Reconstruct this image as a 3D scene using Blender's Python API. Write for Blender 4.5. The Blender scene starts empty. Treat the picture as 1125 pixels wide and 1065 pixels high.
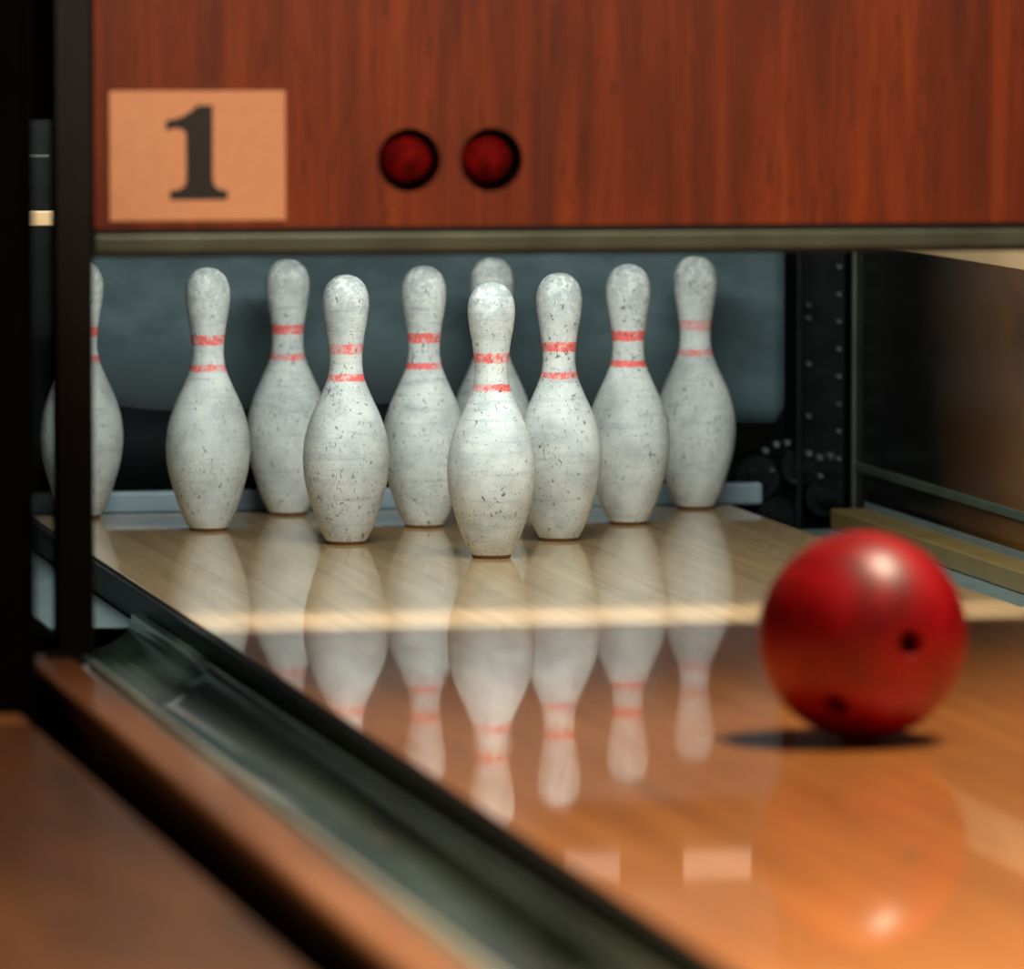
import bpy, bmesh, math, random
from mathutils import Vector, Matrix
random.seed(4)
C=bpy.context; D=bpy.data; SC=C.scene.collection

# ---------------------------------------------------------------- helpers
def link(o,parent=None):
    SC.objects.link(o)
    if parent: o.parent=parent
    return o
def empty(name,loc=(0,0,0)):
    e=D.objects.new(name,None); e.location=loc; e.empty_display_size=.05; return link(e)
def obj_from_bm(name,bm,mat=None,parent=None,smooth=False,loc=(0,0,0)):
    me=D.meshes.new(name); bmesh.ops.recalc_face_normals(bm,faces=bm.faces); bm.to_mesh(me); bm.free()
    if mat: me.materials.append(mat)
    if smooth:
        for p in me.polygons: p.use_smooth=True
    o=D.objects.new(name,me); o.location=loc; return link(o,parent)
def bm_box(bm,x0,x1,y0,y1,z0,z1,bev=0.0,seg=2):
    r=bmesh.ops.create_cube(bm,size=1,matrix=Matrix.Translation(((x0+x1)/2,(y0+y1)/2,(z0+z1)/2))@Matrix.Diagonal((x1-x0,y1-y0,z1-z0,1)))
    if bev>0:
        es=set()
        for v in r['verts']:
            for e in v.link_edges: es.add(e)
        bmesh.ops.bevel(bm,geom=list(es),offset=bev,segments=seg,affect='EDGES',profile=.5)
def box(name,x0,x1,y0,y1,z0,z1,mat,parent=None,bev=0.002,seg=2):
    bm=bmesh.new(); bm_box(bm,x0,x1,y0,y1,z0,z1,bev,seg); return obj_from_bm(name,bm,mat,parent)
def bm_cyl(bm,c,r,h,axis='Y',seg=24,r2=None):
    rot={'Z':Matrix(),'Y':Matrix.Rotation(math.pi/2,4,'X'),'X':Matrix.Rotation(math.pi/2,4,'Y')}[axis]
    bmesh.ops.create_cone(bm,cap_ends=True,segments=seg,radius1=r,radius2=r if r2 is None else r2,depth=h,matrix=Matrix.Translation(c)@rot)
def sweep(name,prof,y0,y1,mat,parent=None,smooth=True,thick=0):
    bm=bmesh.new(); n=12
    rows=[[bm.verts.new((x,y0+(y1-y0)*k/n,z)) for x,z in prof] for k in range(n+1)]
    for a,b in zip(rows,rows[1:]):
        for i in range(len(prof)-1): bm.faces.new((a[i],a[i+1],b[i+1],b[i]))
    o=obj_from_bm(name,bm,mat,parent,smooth)
    if thick:
        m=o.modifiers.new('s','SOLIDIFY'); m.thickness=thick; m.offset=-1
    return o
def boolean(o,cutter_bm):
    me=D.meshes.new('cut'); bmesh.ops.recalc_face_normals(cutter_bm,faces=cutter_bm.faces); cutter_bm.to_mesh(me); cutter_bm.free()
    c=D.objects.new('cut',me); SC.objects.link(c)
    c.location=o.location
    m=o.modifiers.new('b','BOOLEAN'); m.operation='DIFFERENCE'; m.solver='EXACT'; m.object=c
    C.view_layer.update(); dg=C.evaluated_depsgraph_get()
    new=D.meshes.new_from_object(o.evaluated_get(dg)); o.modifiers.clear(); o.data=new
    D.objects.remove(c)

# ---------------------------------------------------------------- materials
class NT:
    def __init__(s,name):
        s.m=D.materials.new(name); s.m.use_nodes=True; s.t=s.m.node_tree; s.n=s.t.nodes; s.l=s.t.links
        s.b=s.n['Principled BSDF']
    def add(s,t,**k):
        n=s.n.new(t)
        for a,v in k.items(): setattr(n,a,v)
        return n
    def lk(s,a,b): s.l.new(a,b)
    def coords(s,scale=(1,1,1),rand=False):
        tc=s.add('ShaderNodeTexCoord'); mp=s.add('ShaderNodeMapping'); mp.inputs['Scale'].default_value=scale
        if rand:
            oi=s.add('ShaderNodeObjectInfo'); ml=s.add('ShaderNodeVectorMath',operation='SCALE'); ml.inputs[0].default_value=(7.3,11.1,5.7)
            s.lk(oi.outputs['Random'],ml.inputs['Scale']); s.lk(ml.outputs[0],mp.inputs['Location'])
        s.lk(tc.outputs['Object'],mp.inputs['Vector']); return mp.outputs[0]
    def sep(s):
        tc=s.add('ShaderNodeTexCoord'); sp=s.add('ShaderNodeSeparateXYZ'); s.lk(tc.outputs['Object'],sp.inputs[0]); return sp.outputs
    def noise(s,vec,scale,detail=4,rough=.5,dist=0):
        n=s.add('ShaderNodeTexNoise'); n.inputs['Scale'].default_value=scale; n.inputs['Detail'].default_value=detail
        n.inputs['Roughness'].default_value=rough; n.inputs['Distortion'].default_value=dist; s.lk(vec,n.inputs['Vector']); return n.outputs['Fac']
    def ramp(s,fac,stops,interp='LINEAR'):
        r=s.add('ShaderNodeValToRGB'); r.color_ramp.interpolation=interp; e=r.color_ramp.elements
        while len(e)<len(stops): e.new(.5)
        for el,(p,c) in zip(e,stops): el.position=p; el.color=(*c,1) if len(c)==3 else c
        s.lk(fac,r.inputs['Fac']); return r.outputs['Color']
    def mix(s,fac,a,b,bt='MIX'):
        m=s.add('ShaderNodeMix',data_type='RGBA',blend_type=bt)
        for v,i in ((fac,0),(a,6),(b,7)):
            if hasattr(v,'links'): s.lk(v,m.inputs[i])
            else: m.inputs[i].default_value=v if i==0 else (*v,1)
        return m.outputs[2]
    def math(s,op,a,b=None,c=None,clamp=False):
        m=s.add('ShaderNodeMath',operation=op); m.use_clamp=clamp
        for i,v in enumerate((a,b,c)):
            if v is None: continue
            if hasattr(v,'links'): s.lk(v,m.inputs[i])
            else: m.inputs[i].default_value=v
        return m.outputs[0]
    def bump(s,h,st=.2,dist=.001):
        b=s.add('ShaderNodeBump'); b.inputs['Strength'].default_value=st; b.inputs['Distance'].default_value=dist
        s.lk(h,b.inputs['Height']); s.lk(b.outputs[0],s.b.inputs['Normal'])
    def set(s,**k):
        for a,v in k.items():
            key=a.replace('_',' ')
            if hasattr(v,'links'): s.lk(v,s.b.inputs[key])
            else: s.b.inputs[key].default_value=(*v,1) if isinstance(v,tuple) and len(v)==3 else v
        return s.m
def srgb(r,g,b):
    f=lambda c:(c/255/12.92) if c/255<=.04045 else ((c/255+.055)/1.055)**2.4
    return (f(r),f(g),f(b))
def plain(name,col,rough=.5,metal=0,var=.25,scale=30,spec=.5,coat=0,stretch=(1,1,1)):
    t=NT(name); f=t.noise(t.coords(stretch),scale,4)
    c=t.ramp(f,[(.3,tuple(x*(1-var) for x in col)),(.7,tuple(min(1,x*(1+var)) for x in col))])
    t.bump(f,.05)
    return t.set(Base_Color=c,Roughness=rough,Metallic=metal,Specular_IOR_Level=spec,Coat_Weight=coat,Coat_Roughness=.05)
def boards(name,c1,c2,c3,bw,rough,coat,cr=.02,grain=(60,1.2,1),cior=1.5):
    """narrow boards running along Y, width bw"""
    t=NT(name); sp=t.sep()
    idx=t.math('FLOOR',t.math('DIVIDE',sp['X'],bw))
    wn=t.add('ShaderNodeTexWhiteNoise',noise_dimensions='1D'); t.lk(idx,wn.inputs['W'])
    g=t.noise(t.coords(grain),1.0,6,.6,.3)
    col=t.ramp(g,[(.3,c1),(.52,c2),(.75,c3)])
    col=t.mix(t.math('MULTIPLY',wn.outputs['Value'],.3),col,c1)
    big=t.noise(t.coords((.8,.9,1)),3,2)
    col=t.mix(t.math('MULTIPLY',big,.35),col,c3)
    return t.set(Base_Color=col,Roughness=rough,Coat_Weight=coat,Coat_Roughness=cr,Coat_IOR=cior)

mat_deck=boards('maple_deck',srgb(146,114,74),srgb(186,150,104),srgb(206,174,128),.027,.35,.9,.035)
mat_lane=boards('lane_wood',srgb(152,88,36),srgb(200,124,54),srgb(218,146,74),.027,.45,.8,.035)
mat_side_lane=boards('neighbour_wood',srgb(34,20,6),srgb(76,40,10),srgb(104,62,20),.05,.5,.25,.25,(8,2,1))
mat_cap=boards('cap_wood',srgb(84,46,24),srgb(130,78,44),srgb(176,122,80),.5,.4,.25,.15,(40,1,20))
mat_skirt=plain('olive_varnished_wood',srgb(128,104,60),.35,0,.2,6)
mat_black=plain('black_paint',(.003,.004,.004),.45,0,.4,20,.25)
mat_blackm=plain('black_matte',(.002,.002,.002),.8,0,.4,20,.08)
mat_shade_sheet=plain('shade_black',(.003,.004,.005),.7,0,.6,5,.15)
mat_steel=plain('dull_steel',srgb(92,102,86),.35,.5,.25,12)
mat_gutter=plain('gutter_metal',srgb(84,98,80),.18,.4,.7,5,.7,.4,(3,.5,1))
mat_flat=plain('flat_gutter_composite',srgb(104,120,118),.35,.1,.2,8)
mat_bright=plain('bright_steel',srgb(205,208,196),.3,.25,.3,9,.7,.3,(2,.4,1))
mat_dots=plain('oily_steel',srgb(110,120,118),.3,.6,.3,40)
mat_ledge=plain('ledge_steel',srgb(150,154,134),.22,.3,.6,5,.7,.4,(7,.35,1))
mat_bar=plain('pit_bar_paint',srgb(134,150,156),.5,0,.3,7)
mat_machine=plain('machine_iron',srgb(18,26,26),.32,.4,.5,25)
mat_cream=plain('cream_laminate',srgb(205,170,125),.4,0,.1,6)
mat_blacknum=plain('numeral_black',(.004,.005,.003),.5)
mat_sign=plain('sign_laminate',srgb(232,166,124),.5,0,.04,60)

# mask: cherry/mahogany laminate, vertical grain
t=NT('cherry_laminate')
g1=t.noise(t.coords((20,1,1.3)),1.0,7,.62,.8); g2=t.noise(t.coords((160,1,6)),1.0,4,.7,.5); g3=t.noise(t.coords((4,1,.4)),1.0,2); g4=t.noise(t.coords((70,1,10)),1.0,3,.6,1.5)
col=t.ramp(g1,[(.28,srgb(54,17,4)),(.45,srgb(104,38,8)),(.58,srgb(134,54,12)),(.76,srgb(158,76,22))])
col=t.mix(t.math('MULTIPLY',t.math('SUBTRACT',g2,.5),3.5,clamp=True),col,srgb(64,20,4))
col=t.mix(t.math('MULTIPLY',t.math('GREATER_THAN',g4,.63),.6),col,srgb(38,11,3))
col=t.mix(t.math('MULTIPLY',g3,.3),col,srgb(150,62,12))
mat_cherry=t.set(Base_Color=col,Roughness=.5,Coat_Weight=.05,Coat_Roughness=.25,Specular_IOR_Level=.3)

# curtain : blue-grey rubberised cloth, lamp falloff painted in towards the bottom
t=NT('curtain_cloth'); sp=t.sep()
f=t.noise(t.coords((2,1,3)),2.5,5,.6); w=t.noise(t.coords((1,1,1)),400,2)
col=t.ramp(f,[(.25,srgb(32,46,49)),(.5,srgb(56,74,77)),(.8,srgb(92,112,115))]); t.bump(w,.2,.0005)
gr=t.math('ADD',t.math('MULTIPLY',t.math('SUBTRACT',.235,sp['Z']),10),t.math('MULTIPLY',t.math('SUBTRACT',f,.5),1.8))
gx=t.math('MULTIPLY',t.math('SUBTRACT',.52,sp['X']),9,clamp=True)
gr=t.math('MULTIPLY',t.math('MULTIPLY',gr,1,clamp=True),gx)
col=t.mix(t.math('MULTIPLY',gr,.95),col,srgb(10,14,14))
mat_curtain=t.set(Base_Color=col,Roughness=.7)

# right kickback: worn brown board, hall light's fade towards the pit painted in
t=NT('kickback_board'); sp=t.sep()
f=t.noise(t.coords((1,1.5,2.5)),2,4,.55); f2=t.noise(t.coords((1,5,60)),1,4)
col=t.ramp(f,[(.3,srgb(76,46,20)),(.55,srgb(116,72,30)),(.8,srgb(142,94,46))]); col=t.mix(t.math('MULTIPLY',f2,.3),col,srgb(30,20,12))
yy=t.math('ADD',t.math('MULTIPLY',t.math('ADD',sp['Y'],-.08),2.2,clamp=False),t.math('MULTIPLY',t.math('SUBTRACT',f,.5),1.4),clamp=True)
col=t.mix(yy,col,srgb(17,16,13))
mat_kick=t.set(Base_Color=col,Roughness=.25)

# ball
t=NT('red_ball_resin')
f=t.noise(t.coords((1,1,1)),7,5,.6,1.2)
col=t.ramp(f,[(.3,srgb(108,2,10)),(.5,srgb(168,6,18)),(.72,srgb(206,24,32))])
mat_ball=t.set(Base_Color=col,Roughness=.42,Coat_Weight=.3,Coat_Roughness=.33)
mat_redlens=plain('red_lens',srgb(112,8,6),.8,0,.7,45,.1)

# pins
def pin_mat():
    t=NT('pin_coating'); z=t.sep()['Z']
    v1=t.coords((1,1,1),True); vs=t.coords((1,1,.5),True); vh=t.coords((.5,.5,6),True)
    oi=t.add('ShaderNodeObjectInfo'); rnd=oi.outputs['Random']
    cloud=t.noise(v1,26,5,.6)
    base=t.ramp(cloud,[(.3,srgb(182,187,184)),(.55,srgb(208,212,206)),(.75,srgb(222,224,214))])
    rings=t.noise(vh,22,4,.6)
    base=t.mix(t.math('MULTIPLY',t.math('SUBTRACT',rings,.53),2.0,clamp=True),base,srgb(128,134,144))
    chip=t.noise(v1,130,5,.75); chipb=t.noise(v1,14,2)
    wob=t.math('MULTIPLY',t.math('SUBTRACT',t.noise(v1,90,4,.75),.5),.010)
    zz=t.math('ADD',z,wob)
    def band(c,h): return t.math('LESS_THAN',t.math('ABSOLUTE',t.math('SUBTRACT',zz,c)),h)
    st=t.math('MAXIMUM',band(.2735,.0070),band(.2335,.0047))
    wear=t.math('GREATER_THAN',t.math('ADD',t.math('ADD',chip,t.math('MULTIPLY',chipb,.6)),t.math('MULTIPLY',rnd,-.10)),.745)
    fade=t.math('MULTIPLY',st,t.math('ADD',t.math('MULTIPLY',wear,.5),.36))
    base=t.mix(fade,base,srgb(244,84,76))
    sn=t.noise(vs,210,3,.55,1.0); dens=t.noise(v1,9,3)
    thr=t.math('SUBTRACT',.73,t.math('MULTIPLY',dens,.16))
    sp1=t.math('GREATER_THAN',sn,thr)
    sn2=t.noise(v1,460,2,.5,.5); sp2=t.math('GREATER_THAN',sn2,t.math('SUBTRACT',.72,t.math('MULTIPLY',dens,.1)))
    marks=t.math('MAXIMUM',sp1,t.math('MULTIPLY',sp2,.7))
    base=t.mix(t.math('MULTIPLY',marks,.8),base,srgb(50,52,56))
    v3=t.coords((1,1,.22),True); s3=t.math('GREATER_THAN',t.noise(v3,150,2,.5,2.2),.73)
    base=t.mix(t.math('MULTIPLY',s3,.7),base,srgb(60,62,66))
    hs=t.noise(v1,70,5,.7); hm=t.math('MULTIPLY',t.math('MULTIPLY',t.math('SUBTRACT',z,.29),12,clamp=True),t.math('GREATER_THAN',hs,.49))
    base=t.mix(t.math('MULTIPLY',hm,.48),base,srgb(110,116,114))
    b0=t.math('LESS_THAN',z,.0045); base=t.mix(b0,base,srgb(120,84,44))
    t.bump(sn,.25,.001)
    return t.set(Base_Color=base,Roughness=.6,Specular_IOR_Level=.3)
mat_pin=pin_mat()

# ---------------------------------------------------------------- pins
IN=.0254
prof=[(.04,1.03),(.75,1.414),(1.5,1.71),(2.25,1.953),(3.375,2.255),(4.5,2.383),(5.2,2.36),(5.875,2.2815),(6.6,2.09),(7.25,1.8515),(8,1.51),(8.625,1.236),(9.0,1.09),(9.375,.9825),(10,.8985),(10.45,.905),(10.875,.935),(11.75,1.047),(12.2,1.135),(12.625,1.203),(13.1,1.26),(13.5,1.2735),(13.9,1.235),(14.25,1.13),(14.55,.95),(14.78,.71),(14.93,.42),(15.0,0)]
def catmull(P,n=3):
    out=[]
    for i in range(len(P)-1):
        p0=P[max(i-1,0)];p1=P[i];p2=P[i+1];p3=P[min(i+2,len(P)-1)]
        for k in range(n):
            s=k/n; f=lambda a,b,c,d:.5*((2*b)+(-a+c)*s+(2*a-5*b+4*c-d)*s*s+(-a+3*b-3*c+d)*s**3)
            out.append((f(p0[0],p1[0],p2[0],p3[0]),f(p0[1],p1[1],p2[1],p3[1])))
    out.append(P[-1]); return out
pr=[(0,0),(0,.99)]+catmull(prof,3)
bm=bmesh.new(); S=72; rows=[]
for h,r in pr:
    z=h*IN*.99
    if r<1e-5: rows.append([bm.verts.new((0,0,z))]); continue
    rows.append([bm.verts.new((r*IN*math.cos(2*math.pi*k/S),r*IN*math.sin(2*math.pi*k/S),z)) for k in range(S)])
for a,b in zip(rows,rows[1:]):
    for k in range(S):
        k2=(k+1)%S
        if len(a)==1: bm.faces.new((a[0],b[k2],b[k]))
        elif len(b)==1: bm.faces.new((a[k],a[k2],b[0]))
        else: bm.faces.new((a[k],a[k2],b[k2],b[k]))
pin0=obj_from_bm('bowling_pin',bm,mat_pin,None,True)
pin_me=pin0.data; D.objects.remove(pin0)
shift={(0,0):.004,(1,0):-.0013,(1,1):-.0023,(2,0):-.0056,(2,1):.0038,(2,2):-.0008,(3,0):-.0018,(3,1):-.0009,(3,2):0,(3,3):.0034}
n=0
for (k,i),s in shift.items():
    o=D.objects.new('bowling_pin',pin_me); o.location=((i-k/2)*.3048+s,k*.264,0.0003); o.rotation_euler[2]=n*1.37; n+=1; link(o)

# ---------------------------------------------------------------- lane + deck
box('pin_deck',-.527,.527,-1.02,.85,-.045,0,mat_deck,None,.0015)  # front stretch of pale maple stands in for the curtain's reflection
box('bowling_lane',-.527,.527,-9.0,-1.0205,-.045,0,mat_lane,None,.0015)
e=empty('lane_edge_rail')
box('rail_left',-.536,-.5275,-9,.85,-.075,-.004,mat_black,e,.001)
box('rail_right',.5275,.536,-9,.85,-.075,-.004,mat_black,e,.001)

def gutter(name,xa,xb):
    g=empty(name)
    N=16; P=[]; s=1 if xb>xa else -1
    P.append((xa,-.002)); P.append((xa,-.020)); P.append((xa+s*.016,-.022)); x1=P[-1][0]; x2=xb-s*.012
    for i in range(N+1):
        a=math.pi*i/N
        P.append(((x1+x2)/2-(x2-x1)/2*math.cos(a),-.028-.048*math.sin(a)))
    P.append((xb,-.028))
    sweep('trough',P,-9,-.45,mat_gutter,g,True,.002)
    sweep('flat_section',[(xa,-.002),(xa,-.044),(xb,-.046)],-.449,.90,mat_flat,g,False,.002)
    return g
gutter('gutter_channel',-.712,-.539)
gr=gutter('gutter_channel',.748,.539)
box('wooden_ledge',.694,.7475,-.449,.90,-.0425,-.012,mat_skirt,gr,.003)

def cap(name,x0,x1,xl,y0,y1,top):
    g=empty(name)
    box('cap_board',x0,x1,y0,y1,top-.03,top,mat_cap,g,.009,4)
    box('division_core',x0+.006,x1-.004,y0,y1,-.118,top-.03,mat_black,g,.001)
    if xl is not None:
        box('steel_ledge',x1+.0005,xl,y0,y1,-.03,.004,mat_ledge,g,.003,3)
        box('ledge_seam',x1+.008,x1+.0115,y0,y1,.0035,.006,mat_black,g,.0004)
        box('ledge_bead',x1+.022,x1+.029,y0,y1,.0035,.010,mat_bright,g,.0025,3)
    return g
cap('lane_division_cap',-.812,-.752,-.7135,-9,-1.40,.02)
cap('lane_division_cap',.752,.84,None,-9,-1.42,.02)
box('neighbouring_lane',-1.95,-.862,-9,-1.996,-.045,0,mat_side_lane,None,.004)

# ---------------------------------------------------------------- masking unit
mask=empty('masking_unit',(0,-1.45,0))
def P(x0,x1,y0,y1,z0,z1,n,m,bev=.001): return box(n,x0,x1,y0,y1,z0,z1,m,mask,bev)
panel=P(-.727,.80,0,.019,.509,1.35,'panel',mat_cherry,.0008)
cb=bmesh.new()
for hx in (-.3625,-.2665): bm_cyl(cb,(hx,0,.5855),.0365,.1,'Y',64)
panel.parent=None; boolean(panel,cb); panel.parent=mask
P(-.7275,.80,-.003,.03,.481,.502,'lower_steel_rail',mat_steel,.003)
P(-.7275,.80,-.001,.03,.502,.509,'dark_seam',mat_black,.0005)
P(-.7275,.80,.0,.03,.476,.481,'rail_lip',mat_black,.0005)
P(-.86,.86,-.56,.0195,1.351,1.375,'added_shade_board',mat_blackm,.002)  # unseen board added to shade the lane below the mask
for i,hx in enumerate((-.3625,-.2665)):
    bm=bmesh.new(); S=48; ring=[]
    for (r,y) in ((.0375,.0185),(.0375,.085),(.0001,.086)):
        ring.append([bm.verts.new((hx+r*math.cos(2*math.pi*k/S),y,.5855+r*math.sin(2*math.pi*k/S))) for k in range(S)])
    for a,b in zip(ring,ring[1:]):
        for k in range(S): bm.faces.new((a[k],a[(k+1)%S],b[(k+1)%S],b[k]))
    obj_from_bm('lamp_cup_%d'%(i+1),bm,mat_black,mask,True)
    bm=bmesh.new(); bmesh.ops.create_uvsphere(bm,u_segments=40,v_segments=24,radius=.031,matrix=Matrix.Translation((hx+(-.001 if i else .002),.040,.587)))
    obj_from_bm('indicator_lens_%d'%(i+1),bm,mat_redlens,mask,True)
P(-.710,-.507,-.004,-.0002,.5175,.666,'number_plate',mat_sign,.0008)
px=lambda x,y:(-.710+(x-120)/193*.203, .519+(242-y)/142*.147)
pts=[(216,116),(233,116),(233,198),(235,205),(240,209),(249,210),(249,220),(186,220),(186,210),(196,209),(202,205),(204,198),(204,150),(203,145),(199,142),(192,141),(184,143),(182,143),(182,133),(192,131),(203,127),(211,121)]
bm=bmesh.new(); vs=[bm.verts.new((px(x,y)[0],-.0046,px(x,y)[1])) for x,y in pts]; f=bm.faces.new(vs)
r=bmesh.ops.extrude_face_region(bm,geom=[f]); bmesh.ops.translate(bm,vec=(0,.001,0),verts=[v for v in r['geom'] if isinstance(v,bmesh.types.BMVert)])
obj_from_bm('numeral_one',bm,mat_blacknum,mask)

post=empty('support_post')
box('post_shaft',-.772,-.7285,-1.45,-1.41,.0205,1.35,mat_black,post,.002)
box('foot_plate',-.786,-.7535,-1.47,-1.4505,.0205,.027,mat_black,post,.002)
pil=empty('neighbouring_masking_unit')
box('pillar',-1.95,-.862,-1.90,-1.78,-.1,1.4,mat_blackm,pil,.003)
box('side_trim',-.862,-.850,-1.90,-1.78,-.1,1.34,mat_blackm,pil,.002)
box('inner_trim',-1.95,-.862,-1.78,-1.70,-.1,1.4,mat_blackm,pil,.003)
box('foot_strip',-1.95,-.868,-1.99,-1.9005,-.045,.004,mat_cap,pil,.002)

# ---------------------------------------------------------------- pinsetter enclosure
box('kickback_board',-.80,-.765,-1.0,1.15,-.118,1.35,mat_black,None,.002)
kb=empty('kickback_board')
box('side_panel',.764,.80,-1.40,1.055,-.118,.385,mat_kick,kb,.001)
box('cream_strip',.764,.80,-1.40,1.055,.3855,.46,mat_cream,kb,.001)
box('upper_panel',.764,.80,-1.40,1.055,.4605,1.35,mat_black,kb,.001)
box('reflection_streak',.759,.7635,-.449,1.02,.036,.050,mat_steel,kb,.002)  # grey strip added in place of the reflection streak along the wall
box('corner_strip',.757,.7635,1.02,1.034,-.10,.9,mat_steel,kb,.002)
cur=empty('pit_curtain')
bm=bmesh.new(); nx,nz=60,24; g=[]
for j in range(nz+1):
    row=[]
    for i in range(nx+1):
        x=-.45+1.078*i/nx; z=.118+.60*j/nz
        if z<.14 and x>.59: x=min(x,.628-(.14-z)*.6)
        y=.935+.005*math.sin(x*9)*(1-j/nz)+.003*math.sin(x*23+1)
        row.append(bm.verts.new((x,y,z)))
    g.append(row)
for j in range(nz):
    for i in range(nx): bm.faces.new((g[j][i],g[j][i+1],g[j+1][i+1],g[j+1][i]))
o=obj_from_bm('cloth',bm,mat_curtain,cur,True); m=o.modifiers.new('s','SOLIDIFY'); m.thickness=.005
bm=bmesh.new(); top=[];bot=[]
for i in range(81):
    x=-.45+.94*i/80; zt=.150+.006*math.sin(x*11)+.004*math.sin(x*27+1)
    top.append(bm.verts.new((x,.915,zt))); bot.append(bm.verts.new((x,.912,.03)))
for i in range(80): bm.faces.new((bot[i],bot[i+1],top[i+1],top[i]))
o=obj_from_bm('shade_sheet',bm,mat_shade_sheet,cur,True); m=o.modifiers.new('s','SOLIDIFY'); m.thickness=.004  # black sheet added as the shade over the lower curtain
box('pit_bar',-.74,.59,.902,.925,-.005,.029,mat_bar,cur,.006,3)
box('curtain_rod',-.75,.75,.925,.945,.715,.74,mat_steel,cur,.004)
mc=empty('pinsetter_machine')
box('back_plate',-.76,.75,1.04,1.06,-.118,1.35,mat_machine,mc,.002)
box('side_flange',.655,.664,.96,1.04,-.10,.8,mat_machine,mc,.002)
bm=bmesh.new()
for z in [i*.042-.03 for i in range(14)]:
    bm_cyl(bm,(.738,1.034,z),.0035,.01,'Y',10)
for z in (.29,.27,.2,.12,.06): bm_cyl(bm,(.690,1.034,z),.004,.01,'Y',10)
obj_from_bm('rivets',bm,mat_dots,mc)
bm=bmesh.new()
for (x,z,r) in ((.60,.03,.034),(.665,.045,.028),(.705,.0,.03),(.63,-.03,.03)):
    bm_cyl(bm,(x,1.0,z),r,.03,'Y',28); bm_cyl(bm,(x,.985,z),r*.45,.03,'Y',20); bm_cyl(bm,(x,.972,z),r*.15,.02,'Y',12)
obj_from_bm('gear_wheels',bm,mat_machine,mc,False)
bm=bmesh.new()
for i in range(7):
    a=i*.9; bm_cyl(bm,(.61+.017*i,.98,.072+.012*math.sin(a)),.0048,.016,'Y',10)
    if i%2: bm_cyl(bm,(.60+.019*i,.975,.035+.012*math.cos(a)),.0035,.016,'Y',10)
obj_from_bm('chain_links',bm,mat_dots,mc)
box('hub_bracket',.575,.74,.985,1.03,-.09,-.05,mat_machine,mc,.004)
fr=empty('machine_frame')
box('cream_bracket',-.66,-.575,.0,.03,.458,.478,mat_cream,fr,.002)
bm=bmesh.new()
for z in (.55,.70,.73): bm_box(bm,-.64,-.60,.01,.02,z,z+.004,.0008,1)
obj_from_bm('frame_rungs',bm,mat_dots,fr)
box('frame_hanger',-.66,-.64,.022,.03,.458,1.345,mat_machine,fr,.001)
box('pinsetter_housing_top',-.80,.80,-1.40,1.06,1.3505,1.375,mat_black,None,.002)
dlamp=empty('deck_lamp')
box('added_light_shield',-.75,.75,-.872,-.86,.62,1.345,mat_blackm,dlamp,.001)  # unseen board added to cut off the deck light before the mask
box('lamp_tray',-.6,.6,-.855,-.62,1.17,1.20,mat_black,dlamp,.003)

def emis(name,col,st):
    t=NT(name); return t.set(Base_Color=(.3,.3,.3),Emission_Color=col,Emission_Strength=st)
wl=empty('work_lamp_strip')
mw=emis('warm_lamp_glass',(1,.50,.20),.42)
mw2=emis('dim_lamp_glass',(1,.50,.20),.16)
box('lamp_glass_1',.445,.549,.795,.80,.515,.558,mw,wl,.001)
box('lamp_glass_2',.262,.348,.795,.80,.515,.558,mw2,wl,.001)
box('lamp_backing',.245,.57,.8005,.83,.503,.57,mat_black,wl,.002)

# ---------------------------------------------------------------- ball
RB=.1095; bc=Vector((-.0275,-2.283,RB+.0003))
bm=bmesh.new(); bmesh.ops.create_uvsphere(bm,u_segments=128,v_segments=64,radius=RB)
ball=obj_from_bm('bowling_ball',bm,mat_ball,None,True,bc)
cam_loc=Vector((-1.74281,-9.35612,.81086))
rt=Vector((.98247,-.18644,0)); up=Vector((.01388,.07315,.99722)); fw=Vector((.18592,.97974,-.07446))
cb=bmesh.new()
for u,v in ((.41,-.05),(-.29,-.65)):
    w=math.sqrt(max(0,1-u*u-v*v)); nrm=(rt*u+up*v-fw*w).normalized()
    q=nrm.to_track_quat('Z','Y').to_matrix().to_4x4()
    bmesh.ops.create_cone(cb,cap_ends=True,segments=40,radius1=.0135,radius2=.0135,depth=.11,matrix=Matrix.Translation(nrm*RB)@q)
boolean(ball,cb)
ball.data.materials.clear(); ball.data.materials.append(mat_ball)
for p in ball.data.polygons: p.use_smooth=p.area<.00008
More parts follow.
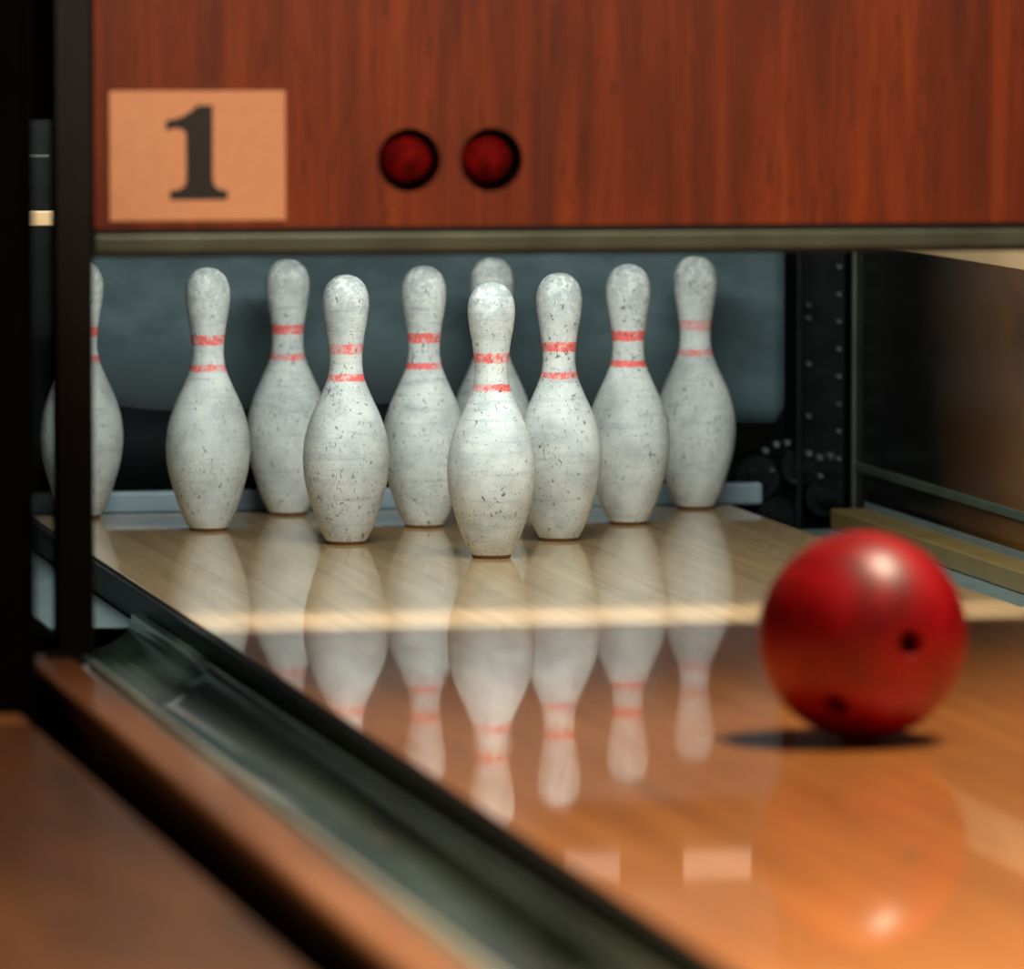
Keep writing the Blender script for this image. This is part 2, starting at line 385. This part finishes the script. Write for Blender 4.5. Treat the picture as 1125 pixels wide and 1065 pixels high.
# ---------------------------------------------------------------- room
box('floor',-4,4,-12,1.9,-.16,-.12,mat_blackm,None,0)
box('wall_back',-4,4,1.9,2.0,-.16,3.3,mat_blackm,None,0)
box('wall_right',4,4.1,-12,2.0,-.16,3.3,mat_blackm,None,0)
box('wall_left',-4.1,-4,-12,2.0,-.16,3.3,mat_blackm,None,0)
box('ceiling',-4,4,-12,2.0,3.3,3.35,mat_blackm,None,0)

# ---------------------------------------------------------------- lights
def area(name,loc,tgt,sx,sy,en,col,spread=180):
    l=D.lights.new(name,'AREA'); l.shape='RECTANGLE'; l.size=sx; l.size_y=sy; l.energy=en; l.color=col; l.spread=math.radians(spread)
    o=D.objects.new(name,l); o.location=loc; o.rotation_euler=(Vector(tgt)-Vector(loc)).to_track_quat('-Z','Y').to_euler(); link(o); return o
area('deck_tube_light',(0,-.74,1.12),(0,.42,.1),1.15,.10,28,(.92,1,.98))
area('added_band_light',(0,-.84,.60),(0,-.86,0),1.1,.05,2.1,(1,.96,.88),34)  # unseen strip added to brighten the band ahead of the pins
area('ceiling_light',(.7,-2.42,2.6),(.2,-2.55,0),1.0,.4,100,(1,.80,.58))
area('hall_light',(-.5,-4.9,3.1),(-.5,-4.9,0),1.6,.8,62,(1,.80,.58),75)
l=D.lights.new('added_mask_spot','SPOT'); l.energy=390; l.color=(1,.80,.60); l.spot_size=math.radians(30); l.spot_blend=.35; l.shadow_soft_size=.1  # unseen spot added to light the mask face without the lane below
o=D.objects.new('added_mask_spot',l); o.location=(-.1,-4.6,2.3); o.rotation_euler=(Vector((-.12,-1.45,1.10))-o.location).to_track_quat('-Z','Y').to_euler(); link(o)
w=D.worlds.new('w'); C.scene.world=w; w.use_nodes=True; w.node_tree.nodes['Background'].inputs[0].default_value=(.5,.6,.6,1); w.node_tree.nodes['Background'].inputs[1].default_value=.1

# ---------------------------------------------------------------- camera
cd=D.cameras.new('camera'); cam=D.objects.new('camera',cd); link(cam); C.scene.camera=cam
cd.sensor_width=36; cd.lens=7669.8/1125*36; cd.clip_end=60
M=Matrix((( rt.x,up.x,-fw.x,0),(rt.y,up.y,-fw.y,0),(rt.z,up.z,-fw.z,0),(0,0,0,1)))
cam.matrix_world=Matrix.Translation(cam_loc)@M
cd.dof.use_dof=True; cd.dof.focus_distance=9.5; cd.dof.aperture_fstop=4.0
C.scene.view_settings.view_transform='Standard'
